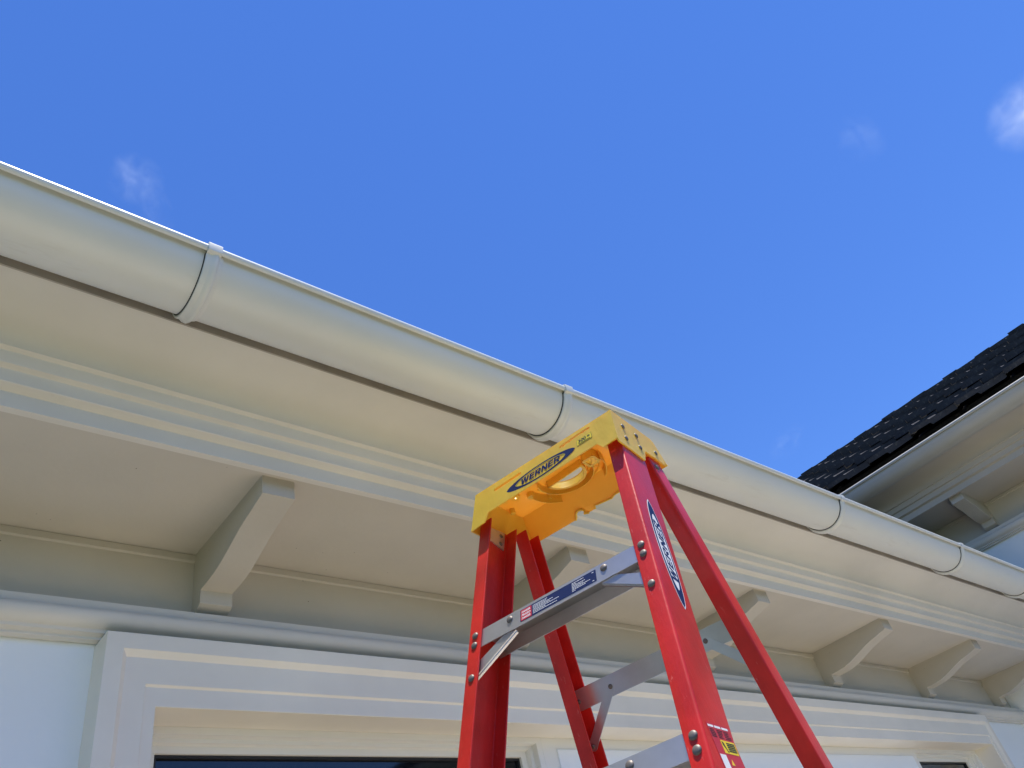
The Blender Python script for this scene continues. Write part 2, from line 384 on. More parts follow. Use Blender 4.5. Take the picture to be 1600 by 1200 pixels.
# windows: stepped plastic frame, sash, rubber gasket, pane
def window(xo0, xo1, xg0, xg1, label):
    fr = obj('window', nbox(xo0, xo0+.004, .05, .054, 1.0, 1.004), M['frame'], house)   # replaced below
    bm = bmesh.new()
    yf = Y(1.634); sill = .42; zt = OZ-.0005
    s = (xg0-xo0); e = (xo1-xg1)
    prof = [(0, yf+.07, 0), (0, yf, 0), (0, yf, .0142), (0, yf+.002, .0150), (0, yf+.020, .0153), (0, yf+.020, .0236), (0, yf+.022, .0243), (0, yf+.036, .0247), (0, yf+.036, .0394), (0, yf+.060, .0400)]
    rs = []
    for f, y, dz in prof:
        dxl = s*min(1, dz/.0400); dxr = e*min(1, dz/.0400)
        rs.append([bm.verts.new(p) for p in ((xo0+dxl, y, sill+dz), (xo0+dxl, y, zt-dz), (xo1-dxr, y, zt-dz), (xo1-dxr, y, sill+dz))])
    for A, Bv in zip(rs, rs[1:]):
        for i in range(4): bm.faces.new((A[i], A[(i+1) % 4], Bv[(i+1) % 4], Bv[i]))
    bm.to_mesh(fr.data); bm.free(); finish(fr.data, 25); fr['label'] = label
    bm = bmesh.new(); g = .006
    for (a, b, c, d) in ((xg0-.002, xg1+.002, zt-.040-g, zt-.0395), (xg0-.002, xg1+.002, sill+.0395, sill+.040+g)):
        box(bm, a, b, yf+.044, yf+.060, c, d)
    for (a, b) in ((xg0-.002, xg0+g), (xg1-g, xg1+.002)): box(bm, a, b, yf+.0445, yf+.0595, sill+.0405+g, zt-.0405-g)
    obj('gasket', bm, M['gasket'], fr)
    obj('pane', nbox(xg0, xg1, yf+.052, yf+.058, sill+.04, zt-.040), M['glass'], fr)
window(OX0, 1.600, .575, 1.548, 'wide white framed window with dark glass')
window(3.846, OX1, 3.888, 4.470, 'narrower white framed window beside the right jamb')
# panelled infill between the windows, and the wall under the sills
bm = bmesh.new(); box(bm, 1.6005, 3.8455, Y(1.634), Y(1.70), .42, OZ-.0005); obj('window_post_panel', bm, M['frame'], house)
bm = bmesh.new(); box(bm, 1.652, 3.822, Y(1.6305), Y(1.6338), .50, z(.5965), bev=.0012); obj('infill_panel', bm, M['wall'], house)
obj('wall_under_windows', nbox(OX0-.019, OX1+.019, Y(1.62), .30, 0, .38), M['wall'], house)
obj('window_sill', nbox(OX0-.018, OX1+.018, Y(1.57), Y(1.70), .3805, .4195, bev=.004), M['trim'], house)
obj('room_floor', nbox(HX0+.3, XR, .31, 5.49, .01, .05), M['trim'], house)

# ------------------------------------------------------------------ the taller wing on the right
K = 1.0616; ZW = CAM_H+1.9266
wing = empty('house_wing', (5.30*FS, 0, CAM_H*(1-FS)), -PI/2, 'taller house wing on the right with dark tiled roof and cream gutter', 'house')
wing.scale = (FS, FS, FS)
# local x = -world y
WX0, WX1 = -7.6, 4.4
obj('wall', nbox(WX0, WX1, 0, 4.2, 0, ZW+.06), M['wall'], wing)
obj('frieze', nbox(WX0-.001, WX1+.001, -.002, 0, ZW-.20, ZW-.0005), M['cream'], wing)
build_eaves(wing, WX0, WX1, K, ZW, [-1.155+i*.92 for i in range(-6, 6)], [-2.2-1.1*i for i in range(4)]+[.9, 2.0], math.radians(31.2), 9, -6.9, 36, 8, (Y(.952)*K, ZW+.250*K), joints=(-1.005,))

# ------------------------------------------------------------------ the stepladder
Ox, Oy, Oz = .9663, .8202, .7772
PSI = -1.3626; H0 = Oz+CAM_H
a_, phi, al, fl, wb, s1, sd, fh, bv, ab, bfl, bwb, ba, bphi = .1727, .0681, .3259, .0288, .085, .228, .08, .0323, .1188, .1975, .0307, .0466, .171, .0699
lad = empty('stepladder', (Ox, Oy, 0), PSI, 'red fibreglass stepladder with yellow plastic top standing beneath the gutter', 'ladder')
TF = H0-.012
def frp(s, t, inn, back): return Vector((s*(a_+phi*t-inn), -al*t+back, H0-t))
def bkp(s, t, inn, back): return Vector((s*(ba+bphi*t-inn), bv+ab*t+back, H0-t))
def channel(fn, s, t0, t1, f, wd, th, cuts=1):
    base = [(0, 0), (f, 0), (f, th), (th, th), (th, wd-th), (f, wd-th), (f, wd), (0, wd)]
    rad = [.0045, .0012, .0012, .002, .002, .0012, .0012, .0045]
    poly = roundpoly(base, rad, 4)
    bm = bmesh.new(); rs = []
    for k in range(cuts+1):
        t = t0+(t1-t0)*k/cuts
        rs.append([bm.verts.new(fn(s, t, p[0], p[1])) for p in poly])
    n = len(poly)
    for A, Bv in zip(rs, rs[1:]):
        for i in range(n): bm.faces.new((A[i], A[(i+1) % n], Bv[(i+1) % n], Bv[i]))
    fill(bm, rs[0], poly); fill(bm, rs[-1], poly, True)
    return bm
def dome(r, h):
    bm = bmesh.new(); n = 14; prof = [(r*1.02, 0), (r, h*.22), (r*.88, h*.62), (r*.6, h*.88), (r*.28, h*.98)]
    rs = [[bm.verts.new((p*math.cos(2*PI*i/n), p*math.sin(2*PI*i/n), q)) for i in range(n)] for p, q in prof]
    for A, Bv in zip(rs, rs[1:]):
        for i in range(n): bm.faces.new((A[i], A[(i+1) % n], Bv[(i+1) % n], Bv[i]))
    c = bm.verts.new((0, 0, h))
    for i in range(n): bm.faces.new((rs[-1][i], rs[-1][(i+1) % n], c))
    me = bpy.data.meshes.new('rivet'); bm.to_mesh(me); bm.free(); me.materials.append(M['rivet']); finish(me, 60); return me
RIV = dome(.0064, .0030); RIVS = dome(.0046, .0022)
def rivet(parent, p, n, small=False):
    o = inst('rivet', RIVS if small else RIV, parent)
    o.matrix_local = Matrix.Translation(p) @ Vector(n).normalized().to_track_quat('Z', 'Y').to_matrix().to_4x4(); return o
NF = Vector((0, -1, al)).normalized()                    # front face normal of the front rails (local)
rails = {}
for s in (1, -1):
    r = obj('front_rail', channel(frp, s, -.014, TF, fl, wb, .0038, 1), M['red'], lad, 30,
            label='front rail with the blue and white oval logo' if s == 1 else None)
    rails[s] = r
    for t in (.2363, .2541, .3118):
        rivet(r, frp(s, t, .0155, -.0002), NF)
    for k in range(1, 7):
        for t in (.2363, .2541, .3118): rivet(r, frp(s, t+.305*k, .0150, -.0002), NF)
    # aluminium stiffening plate inside the channel at the top
    bm = bmesh.new(); pl = [(.010, -.012), (.070, -.012), (.073, -.004), (.072, .030), (.010, .014)]
    A = [bm.verts.new(frp(s, t, .0045, v)) for v, t in pl]; B2 = [bm.verts.new(frp(s, t, .0065, v)) for v, t in pl]
    for i in range(5): bm.faces.new((A[i], A[(i+1) % 5], B2[(i+1) % 5], B2[i]))
    bm.faces.new(A); bm.faces.new(B2[::-1])
    pt = obj('stiffening_plate', bm, M['alu'], r)
    for v, t in ((.060, -.002), (.061, .017)): rivet(pt, frp(s, t, .0065, v), (-s, 0, 0), True)
    b = obj('rear_rail', channel(bkp, s, -.020, H0-.012, bfl, bwb, .0036, 1), M['red'], lad, 30)
    rivet(b, bkp(s, .0004, 0.0, .0145), (s, 0, .06))
    # moulded feet
    for nm, fn, f_, w_ in (('foot', frp, fl, wb), ('foot', bkp, bfl, bwb)):
        bm = bmesh.new(); c0 = fn(s, TF, f_/2, w_/2)
        hx, hy = f_/2+.006, w_/2+.008
        box(bm, c0.x-hx, c0.x+hx, c0.y-hy, c0.y+hy, 0.004, .062, bev=.003); obj(nm, bm, M['black'], lad)

# --- treads
def tread(k):
    t0 = s1+.305*k; W = a_+phi*t0-.0055; y0 = -al*t0+.0042; zt = H0-t0; dy = wb-.0090
    # cross-section in (y, z): front skirt follows the rail, ribbed tread underside, rear skirt
    q = lambda dt: (y0-al*dt, zt-dt)
    fb = q(fh); pts = [(y0, zt), (fb[0], fb[1]), (fb[0]+.0022, fb[1]+.0002), (y0+.0022, zt-.0030)]
    n = 5
    for i in range(n):
        yy = y0+.010+(dy-.030)*i/n*.75
        pts += [(yy, zt-.0030), (yy, zt-.0052), (yy+.0018, zt-.0052), (yy+.0018, zt-.0030)]
    rb = (y0+dy-al*fh, zt-fh)
    pts += [(y0+dy-.0022, zt-.0030), (rb[0]-.0022, rb[1]+.0002), (rb[0], rb[1]), (y0+dy, zt)]
    for i in range(9):
        yy = y0+dy-(dy)*(i+1)/10
        pts += [(yy+.0016, zt), (yy+.0008, zt+.0012), (yy-.0008, zt+.0012), (yy-.0016, zt)]
    bm = prism(bmesh.new(), pts, -W, W, lambda p, t: (t, p[0], p[1]))
    st = obj('step', bm, M['alu'], lad, 35)
    for u in (.098, -.0985): rivet(st, (u*(1+.0), -al*(t0+.0105)+.0040, H0-t0-.0105), NF)
    for s in (1, -1): rivet(st, (s*(W-.009), rb[0]-.0024, zt-.0165), (0, -1, 0), True)
    # angled braces under the step, one to each rail
    for s in (1, -1):
        A = frp(s, t0+.030, 0, 0); We = a_+phi*(t0+.0838)
        p0 = Vector((s*.088, -al*(t0+.034)+.0075, H0-t0-.034)); p1 = Vector((s*(We-.006), -al*(t0+.0885)+.0075, H0-t0-.0885))
        d = (p1-p0).normalized(); nn = NF.copy(); side = d.cross(nn).normalized()
        if side.z < 0: side = -side
        bm = bmesh.new(); wd = .021; th = .0022
        L4 = [p0-d*.006, p0+d*.012+side*wd*0, p1, p1]
        poly = [p0, p1, p1+Vector((0, -al*-.024, .024)), p0+Vector((s*.027, 0, .0020))]
        front = [bm.verts.new(p) for p in poly]; back = [bm.verts.new(p-nn*th) for p in poly]
        for i in range(4): bm.faces.new((front[i], front[(i+1) % 4], back[(i+1) % 4], back[i]))
        bm.faces.new(front); bm.faces.new(back[::-1])
        # folded lip along the upper edge
        lip = [poly[0]-nn*th, poly[1]-nn*th, poly[1]-nn*.0065, poly[0]-nn*.0065]
        lt = [bm.verts.new(p) for p in lip]; lb = [bm.verts.new(p+Vector((0, 0, -.0022))) for p in lip]
        for i in range(4): bm.faces.new((lt[i], lt[(i+1) % 4], lb[(i+1) % 4], lb[i]))
        bm.faces.new(lt); bm.faces.new(lb[::-1])
        obj('step_brace', bm, M['alu'], st, 30)
    return st
steps = [tread(k) for k in range(7)]

# --- rear horizontals with their diagonal struts
def strip(bm, p0, p1, nrm, wd, th):
    d = (p1-p0).normalized(); nrm = nrm.normalized(); sd_ = d.cross(nrm).normalized()
    pts = []
    for i in range(9): a = PI/2+PI*i/8; pts.append(p0+d*math.cos(a)*wd/2+sd_*math.sin(a)*wd/2)
    for i in range(9): a = -PI/2+PI*i/8; pts.append(p1+d*math.cos(a)*wd/2+sd_*math.sin(a)*wd/2)
    A = [bm.verts.new(p) for p in pts]; Bv = [bm.verts.new(p-nrm*th) for p in pts]; n = len(pts)
    for i in range(n): bm.faces.new((A[i], A[(i+1) % n], Bv[(i+1) % n], Bv[i]))
    bm.faces.new(A); bm.faces.new(Bv[::-1])
NB = Vector((0, -1, -ab)).normalized()
for k, t0 in enumerate((.2895, .2895+.61, .2895+1.22, .2895+1.68)):
    W = ba+bphi*t0-.0045; y0 = bv+ab*t0+bwb-.0042; zt = H0-t0; h = .0345
    pts = [(y0, zt), (y0+ab*h, zt-h), (y0+ab*h-.002, zt-h), (y0-.002-.001, zt-.0035), (y0-.002-.0025, zt+.0018), (y0-.0015, zt+.0025), (y0+.020, zt+.0022), (y0+.020, zt)]
    rb = obj('rear_crossbar', prism(bmesh.new(), pts, -W, W, lambda p, t: (t, p[0], p[1])), M['alu'], lad, 30)
    for s in (1, -1):
        yy = y0+ab*.018-.0022
        rivet(rb, (s*(W-.006), yy, zt-.018), NB, True)
        tt = t0+.0985
        p0 = Vector((s*.105, yy-.001, zt-.018)); p1 = Vector((s*(ba+bphi*tt-.0035-.010), bv+ab*tt+bwb-.0042-.0035, H0-tt))
        bm = bmesh.new(); strip(bm, p0, p1, NB, .0175, .0022)
        st = obj('strut', bm, M['alu'], rb, 30)
        rivet(st, p0+NB*.0002, NB, True); rivet(st, p1+NB*.0002, NB, True)
# spreader bars between front and rear rails, half way down
for s in (1, -1):
    A = frp(s, 1.05, -.006, wb*.6); Bp = bkp(s, 1.05, -.006, bwb*.4); mid = (A+Bp)/2+Vector((0, 0, .004))
    bm = bmesh.new(); strip(bm, A, mid, Vector((s, 0, 0)), .020, .003); strip(bm, mid+Vector((s*.0035, 0, 0)), Bp+Vector((s*.0035, 0, 0)), Vector((s, 0, 0)), .020, .003)
    obj('spreader_bar', bm, M['alu'], lad, 30)

# --- yellow top cap (local: u = x, v = y, height = z above H0)
YC = M['yellow']; TH = .0030
def lp(u, v, h): return Vector((u, v, H0+h))
UTL, UTR, UBL, UBR = -.163, .1755, -.1795, .1765
ZT = .0755
bm = bmesh.new()
def plate(bm, outer, holes, fn, th):
    """plate with holes: polygons in 2D filled by triangulation, given thickness by fn(p, d)"""
    tmp = bmesh.new(); loops = [outer]+holes; es = []
    for lp_ in loops:
        vs = [tmp.verts.new((p[0], p[1], 0)) for p in lp_]
        es += [tmp.edges.new((vs[i], vs[(i+1) % len(vs)])) for i in range(len(vs))]
    bmesh.ops.triangle_fill(tmp, use_beauty=True, use_dissolve=False, edges=es)
    tmp.verts.index_update()
    P2 = [(v.co.x, v.co.y) for v in tmp.verts]
    A = [bm.verts.new(fn(p, 0)) for p in P2]; Bv = [bm.verts.new(fn(p, th)) for p in P2]
    for f in tmp.faces:
        ids = [v.index for v in f.verts]; bm.faces.new([A[i] for i in ids]); bm.faces.new([Bv[i] for i in ids[::-1]])
    k = 0
    for lp_ in loops:
        n = len(lp_)
        for i in range(n):
            a, b = k+i, k+(i+1) % n; bm.faces.new((A[a], A[b], Bv[b], Bv[a]))
        k += n
    tmp.free()
# front wall
fo = [(UBL, -.007), (-.1445, -.0035), (-.1400, .004), (-.1335, .0145), (.1320, .0150), (.1435, -.0008), (UBR, .0005), (UTR, .0735), (UTL, .0755)]
slot1 = roundpoly([(-.1140, .0548), (-.0440, .0558), (-.0440, .0622), (-.1140, .0612)], .0025, 3)
slot2 = [(.052, .0580), (.060, .0585), (.0625, .0560), (.066, .0590), (.074, .0595), (.0765, .0575), (.080, .0600), (.092, .0610), (.1080, .0612), (.1085, .0590), (.112, .0612), (.120, .0612), (.1225, .0595), (.1260, .0630), (.1225, .0662), (.080, .0650), (.054, .0635)]
fy = lambda h: -.0035-.0150*(1-h/.075)
plate(bm, fo, [slot1, slot2], lambda p, d: lp(p[0], fy(p[1])+d, p[1]), TH)
cap = obj('top_cap', bm, YC, lad, 30)
def add(o, bm, sm=30):
    b2 = bmesh.new(); b2.from_mesh(o.data); m2 = bpy.data.meshes.new('t'); bm.to_mesh(m2); bm.free(); b2.from_mesh(m2); bpy.data.meshes.remove(m2)
    b2.to_mesh(o.data); b2.free(); finish(o.data, sm)
# top plate with handle hole, square socket and small tool holes
def arc(cx, cy, r, a0, a1, n): return [(cx+r*math.cos(a0+(a1-a0)*i/n), cy+r*math.sin(a0+(a1-a0)*i/n)) for i in range(n+1)]
handle = arc(.004, .070, .043, PI, 2*PI, 20)[::-1]
handle = [(-.040, .082), (.046, .076)]+[(x, y) for x, y in arc(.003, .080, .043, 0.0, PI, 18)]
socket = roundpoly([(.058, .062), (.083, .062), (.083, .090), (.058, .090)], .004, 2)
hole1 = arc(-.110, .060, .0075, 0, 2*PI*15/16, 15); hole2 = arc(-.137, .056, .0042, 0, 2*PI*11/12, 11)
hole3 = arc(.118, .075, .008, 0, 2*PI*15/16, 15)
bm = bmesh.new()
to = [(UTL+.001, -.0005), (UTR-.001, -.0005), (.168, .150), (-.158, .150)]
plate(bm, to, [handle, socket, hole1, hole2, hole3], lambda p, d: lp(p[0], p[1], .0742+d), -TH); add(cap, bm)
# collars hanging from the holes
def collar(lp2, depth, th=.0022, slope=.0):
    bm = bmesh.new(); n = len(lp2); cx = sum(p[0] for p in lp2)/n; cy = sum(p[1] for p in lp2)/n
    def off(p, o): d = Vector((p[0]-cx, p[1]-cy)); d = d*(1+o/d.length) if d.length > 0 else d; return (cx+d.x, cy+d.y)
    ri = [off(p, -.0002) for p in lp2]; rb_ = [off(p, -.0045) for p in lp2]; ro = [off(p, th) for p in lp2]
    rs = [[bm.verts.new(lp(p[0], p[1], .0712)) for p in ri], [bm.verts.new(lp(p[0], p[1], .0712-depth-slope*(p[1]-cy))) for p in rb_],
          [bm.verts.new(lp(p[0], p[1], .0712-depth-slope*(p[1]-cy))) for p in ro], [bm.verts.new(lp(p[0], p[1], .0712)) for p in ro]]
    for k in range(4):
        A, Bv = rs[k], rs[(k+1) % 4]
        for i in range(n): bm.faces.new((A[i], A[(i+1) % n], Bv[(i+1) % n], Bv[i]))
    return bm
add(cap, collar(handle, .0155)); add(cap, collar(socket, .020)); add(cap, collar(hole1, .010)); add(cap, collar(hole2, .006)); add(cap, collar(hole3, .012))
# side cheeks, with the rear lobe that carries the back rails
def cheek(s):
    prof = [(-.0035, .0742), (-.0185, -.0005 if s == 1 else -.007), (-.0150, -.0065), (.030, -.0085), (.0720, -.0125), (.0745, -.0115), (.0905, .0155), (.0930, .0175), (.1800, .0215), (.1875, .0235), (.1865, .0275), (.1700, .0560), (.1600, .0700), (.1500, .0742)]
    bm = bmesh.new(); n = len(prof); ut = UTR if s == 1 else -UTL; ub = UBR if s == 1 else -UBL
    def uu(v, h):
        b = (ut+(ub-ut)*(1-h/.0742)) - max(0, v-.10)*.02
        return b
    A = [bm.verts.new(lp(s*uu(*p), p[0], p[1])) for p in prof]; Bv = [bm.verts.new(lp(s*(uu(*p)-TH), p[0], p[1])) for p in prof]
    for i in range(n): bm.faces.new((A[i], A[(i+1) % n], Bv[(i+1) % n], Bv[i]))
    fill(bm, A, prof); fill(bm, Bv, prof, True); return bm
for s in (1, -1): add(cap, cheek(s), 30)
# sloping rear wall with scalloped lower edge
def rw(p, d):   # p = (u, drop 0..1)
    v = .150+.0365*p[1]**1.3; h = .0742-.052*p[1]
    return lp(p[0], v-d*.85, h-d*.5)
low = [(-.176, 1), (-.055, 1.0), (-.050, .93), (-.047, .84), (-.040, .78), (-.031, .80), (-.026, .88), (-.030, .95), (-.020, 1.0), (-.004, 1.0), (0.0, .90), (.006, .92), (.040, .97), (.050, .92), (.066, .93), (.075, .90), (.100, .97), (.176, 1)]
bm = bmesh.new(); outer = low+[(.168, 0), (-.158, 0)]
plate(bm, outer, [], rw, TH); add(cap, bm)
# rolled rim at the scallop, moulded ribs under the top and inside the rear wall
def tube(bm, pts, r, n=6):
    rs = []
    for i, p in enumerate(pts):
        d = (pts[min(i+1, len(pts)-1)]-pts[max(i-1, 0)]).normalized(); q = d.to_track_quat('Z', 'Y').to_matrix()
        rs.append([bm.verts.new(p+q @ Vector((r*math.cos(2*PI*j/n), r*math.sin(2*PI*j/n), 0))) for j in range(n)])
    for A, Bv in zip(rs, rs[1:]):
        for j in range(n): bm.faces.new((A[j], A[(j+1) % n], Bv[(j+1) % n], Bv[j]))
    bm.faces.new(rs[0]); bm.faces.new(rs[-1][::-1])
bm = bmesh.new()
tube(bm, [rw(p, .004) for p in low[1:9]], .0030)
tube(bm, [rw(p, .004) for p in low[9:17]], .0022)
for r_, wdt in ((.052, .0016), (.064, .0016), (.074, .0016)):
    pts = [lp(x, min(y, .149), .0700) for x, y in arc(.003, .080, r_, .1, PI-.1, 16)]
    tube(bm, [p for p in pts if p.y < .1485], .0016, 5)
for a in [.25+.24*i for i in range(12)]:
    p0 = (.003+.052*math.cos(a), .080+.052*math.sin(a)); p1 = (.003+.074*math.cos(a), .080+.074*math.sin(a))
    if p1[1] < .149: tube(bm, [lp(*p0, .0702), lp(*p1, .0702)], .0010, 4)
# curved inner wall round the bucket recess, bosses and stiffeners
for r_, h_ in ((.0585, .0540), (.084, .0500)):
    pa = [(x, y) for x, y in arc(.003, .080, r_, -.35 if r_ < .06 else .02, PI+(.35 if r_ < .06 else -.02), 22) if y < .1485]
    for (xa, ya), (xb, yb) in zip(pa, pa[1:]):
        if math.hypot(xb-xa, yb-ya) > .03: continue
        q = [lp(xa, ya, .0711), lp(xb, yb, .0711), lp(xb, yb, h_), lp(xa, ya, h_)]
        nv = Vector((yb-ya, xa-xb, 0)).normalized()*.0016
        va = [bm.verts.new(p) for p in q]; vb = [bm.verts.new(p+nv) for p in q]
        for i in range(4): bm.faces.new((va[i], va[(i+1) % 4], vb[(i+1) % 4], vb[i]))
        bm.faces.new(va); bm.faces.new(vb[::-1])
for cx, cy, rr in ((-.088, .085, .008), (-.150, .100, .006), (.128, .120, .008), (-.070, .125, .005)):
    tube(bm, [lp(cx, cy, .0711), lp(cx, cy, .0600)], rr, 12)
for u in (-.148, -.128, -.085, -.06, .095, .135, .155):
    box(bm, u-.0009, u+.0009, .0008, .149, .0622, .0711)
for v_ in (.030, .050):
    box(bm, -.156, .166, v_-.0009, v_+.0009, .0655, .0711)
box(bm, -.100, -.045, .036, .048, .0590, .0711)
add(cap, bm)
for v_, h in ((.0262, .0469), (.0212, .0164), (.0765, .0479), (.073, .0174), (.147, .037)):
    for s in (1, -1):
        ub = (UTR+(UBR-UTR)*(1-h/.0742)) if s == 1 else (-UTL+(-UBL+UTL)*(1-h/.0742))
        o = rivet(cap, lp(s*(ub+.0002-max(0, v_-.10)*.02), v_, h), (s, 0, .02)); o.scale = (.85, .85, .8)

# --- printed marks
def mapped(bm2, org, ex, ey, off):
    n = ex.cross(ey).normalized()
    for v in bm2.verts: v.co = org+ex*v.co.x+ey*v.co.y+n*(off+v.co.z)
    return bm2
def flat(poly, org, ex, ey, off, holes=None):
    bm = bmesh.new(); plate(bm, poly, holes or [], lambda p, d: Vector((p[0], p[1], d)), .00016); return mapped(bm, org, ex, ey, off)
def lens(a, b, e=.82, n=40, cx=0):
    up = []
    for i in range(n+1):
        x = -a+2*a*i/n; up.append((cx+x, b*max(0, 1-(x/a)**2)**e))
    dn = [(x, -y) for x, y in up[1:-1]][::-1]
    return up+dn
GLY = {
 'W': (1.28, [[(0, 1), (.27, 1), (.37, .38), (.53, 1), (.75, 1), (.91, .38), (1.01, 1), (1.28, 1), (1.06, 0), (.79, 0), (.64, .62), (.49, 0), (.22, 0)]]),
 'E': (.80, [[(0, 0), (.80, 0), (.80, .20), (.26, .20), (.26, .41), (.73, .41), (.73, .60), (.26, .60), (.26, .80), (.78, .80), (.78, 1), (0, 1)]]),
 'R': (.92, [[(0, 0), (.26, 0), (.26, .36), (.42, .36), (.66, 0), (.96, 0), (.70, .40), (.82, .46), (.90, .56), (.92, .69), (.89, .84), (.80, .95), (.66, 1), (0, 1)],
             [(.26, .55), (.58, .55), (.64, .59), (.66, .68), (.64, .77), (.58, .81), (.26, .81)]]),
 'N': (.92, [[(0, 0), (.25, 0), (.25, .60), (.66, 0), (.92, 0), (.92, 1), (.67, 1), (.67, .40), (.26, 1), (0, 1)]])}
def wordmark(word, height, width, shear=.28):
    x = 0; items = []
    for ch in word: items.append((x, GLY[ch])); x += GLY[ch][0]+.13
    tot = x-.13; kx = width/tot; bm = bmesh.new()
    for x0, (w_, loops) in items:
        lp2 = [[((x0+px-tot/2)*kx+(py-.5)*height*shear, (py-.5)*height) for px, py in l] for l in loops]
        plate(bm, lp2[0], lp2[1:], lambda p, d: Vector((p[0], p[1], d)), .00016)
    return bm
def text_bm(s, height, bold=.02, shear=.25, sx=1.0, width=None):
    cu = bpy.data.curves.new('t', 'FONT'); cu.body = s; cu.size = 1; cu.offset = bold; cu.shear = shear; cu.align_x = 'CENTER'; cu.align_y = 'CENTER'; cu.resolution_u = 3
    o = bpy.data.objects.new('t', cu); link(o); bpy.context.view_layer.update()
    me = bpy.data.meshes.new_from_object(o.evaluated_get(bpy.context.evaluated_depsgraph_get()))
    bm = bmesh.new(); bm.from_mesh(me); bpy.data.objects.remove(o); bpy.data.meshes.remove(me)
    xs = [v.co.x for v in bm.verts]; ys = [v.co.y for v in bm.verts]
    cx, cy = (min(xs)+max(xs))/2, (min(ys)+max(ys))/2; k = height/(max(ys)-min(ys)); kx = k*sx
    if width: kx = width/(max(xs)-min(xs))
    for v in bm.verts: v.co = Vector(((v.co.x-cx)*kx, (v.co.y-cy)*k, 0))
    r = bmesh.ops.extrude_face_region(bm, geom=list(bm.faces))
    for v in [g_ for g_ in r['geom'] if isinstance(g_, bmesh.types.BMVert)]: v.co.z += .00012
    return bm
EX, EZ, EYb = Vector((1, 0, 0)), Vector((0, 0, 1)), Vector((0, -1, 0))
nf = Vector((0, -1, .20)).normalized()
ez = nf.cross(EX).normalized(); ez = ez if ez.z > 0 else -ez
org = lp(.0015, fy(.036), .0355); ex = Vector((1, 0, .010)).normalized()
oval = obj('logo_oval', flat(lens(.0850, .0158, .62), org, ex, ez, .0002, [lens(.0600, .0118, .62)]), M['navy'], cap)
obj('logo_ring', flat(lens(.0618, .0126, .62), org, ex, ez, .0004, [lens(.0605, .0119, .62)]), M['yprint'], oval)
obj('lettering', mapped(wordmark('WERNER', .0135, .096), org, ex, ez, .0006), M['navy'], oval)
org = lp(.1090, fy(.044), .0440)
lb = obj('load_label', flat(roundpoly([(-.0175, -.0078), (.0175, -.0078), (.0175, .0068), (-.0175, .0068)], .001, 2), org, ex, ez, .0002), M['black'], cap)
obj('label_field', flat(roundpoly([(-.0170, -.0073), (.0170, -.0073), (.0170, .0063), (-.0170, .0063)], .001, 2), org, ex, ez, .0004), M['yprint'], lb)
obj('lettering', mapped(text_bm('300', .0075, .03, .15, width=.0185), org+ex*-.0045+ez*.0008, ex, ez, .0006), M['black'], lb)
obj('lettering', mapped(text_bm('lb', .0045, .03, .15, width=.0065), org+ex*.0105+ez*.0014, ex, ez, .0006), M['black'], lb)
obj('print_line', flat([(-.013, -.0058), (.013, -.0058), (.013, -.0046), (-.013, -.0046)], org, ex, ez, .0006), M['black'], lb)
# oval logo on the right front rail: reads upwards
railup = Vector((-phi, al, 1)).normalized()
inward = (Vector((0, -1, 0))-railup*railup.dot(Vector((0, -1, 0)))).normalized()
def web(t, v): return frp(1, t, 0, v)
p_lo, p_hi = web(.352, .0565), web(.130, .0395)
exr = (p_hi-p_lo).normalized(); eyr = (inward-exr*exr.dot(inward)).normalized(); org = (p_lo+p_hi)/2; ha = (p_hi-p_lo).length/2
ov = obj('logo_oval', flat(lens(ha, .0185, .66), org, exr, eyr, .0002), M['white'], rails[1])
obj('logo_field', flat(lens(ha-.0035, .0168, .66), org, exr, eyr, .0004), M['navy'], ov)
obj('logo_centre', flat(lens(.0800, .0128, .60), org, exr, eyr, .0006), M['white'], ov)
obj('lettering', mapped(wordmark('WERNER', .0160, .126), org, exr, eyr, .0008), M['navy'], ov)
# warning sticker lower on the same rail (its square code is left out)
p_tl, p_tr = web(.528, .0120), web(.528, .0765)
exs = (p_tr-p_tl).normalized(); eys = (railup-exs*exs.dot(railup)).normalized(); org = p_tl
exs = (exs+eys*-.02).normalized()
def rect(a, b, c, d): return [(a, c), (b, c), (b, d), (a, d)]
wl = obj('warning_label', flat(rect(0, .062, -.18, .0), org, exs, eys, .0002), M['redprint'], rails[1])
for a, b in ((.002, .017), (.020, .037), (.040, .058)): obj('print_line', flat(rect(a, b, -.0052, -.0024), org, exs, eys, .0004), M['white'], wl)
bm = bmesh.new()
for i in range(3):
    for j in range(5): 
        b2 = flat(rect(.003+.019*i, .003+.019*i+random.uniform(.010, .016), -.0085-.0022*j, -.0077-.0022*j), org, exs, eys, .0004)
        m2 = bpy.data.meshes.new('t'); b2.to_mesh(m2); b2.free(); bm.from_mesh(m2)
obj('small_print', bm, M['black'], wl)
yl = obj('yellow_box', flat(rect(.020, .0595, -.036, -.020), org, exs, eys, .0004), M['yprint'], wl)
bm = bmesh.new()
for j in range(5):
    b2 = flat(rect(.034, .057, -.0235-.0024*j, -.0222-.0024*j), org, exs, eys, .0006); m2 = bpy.data.meshes.new('t'); b2.to_mesh(m2); b2.free(); bm.from_mesh(m2)
obj('small_print', bm, M['black'], yl); bm = bmesh.new()
b2 = flat([(.0225, -.0215), (.0265, -.0225), (.0300, -.0310), (.0325, -.0345), (.0300, -.0345), (.0270, -.0300), (.0230, -.0260)], org, exs, eys, .0006); m2 = bpy.data.meshes.new('t'); b2.to_mesh(m2); b2.free(); bm.from_mesh(m2)
obj('climbing_figure', bm, M['black'], yl)
obj('white_box', flat(rect(.0020, .0185, -.0560, -.0385), org, exs, eys, .0004), M['white'], wl)
obj('warning_triangle', flat([(.026, -.050), (.034, -.050), (.030, -.043)], org, exs, eys, .0004), M['yprint'], wl)
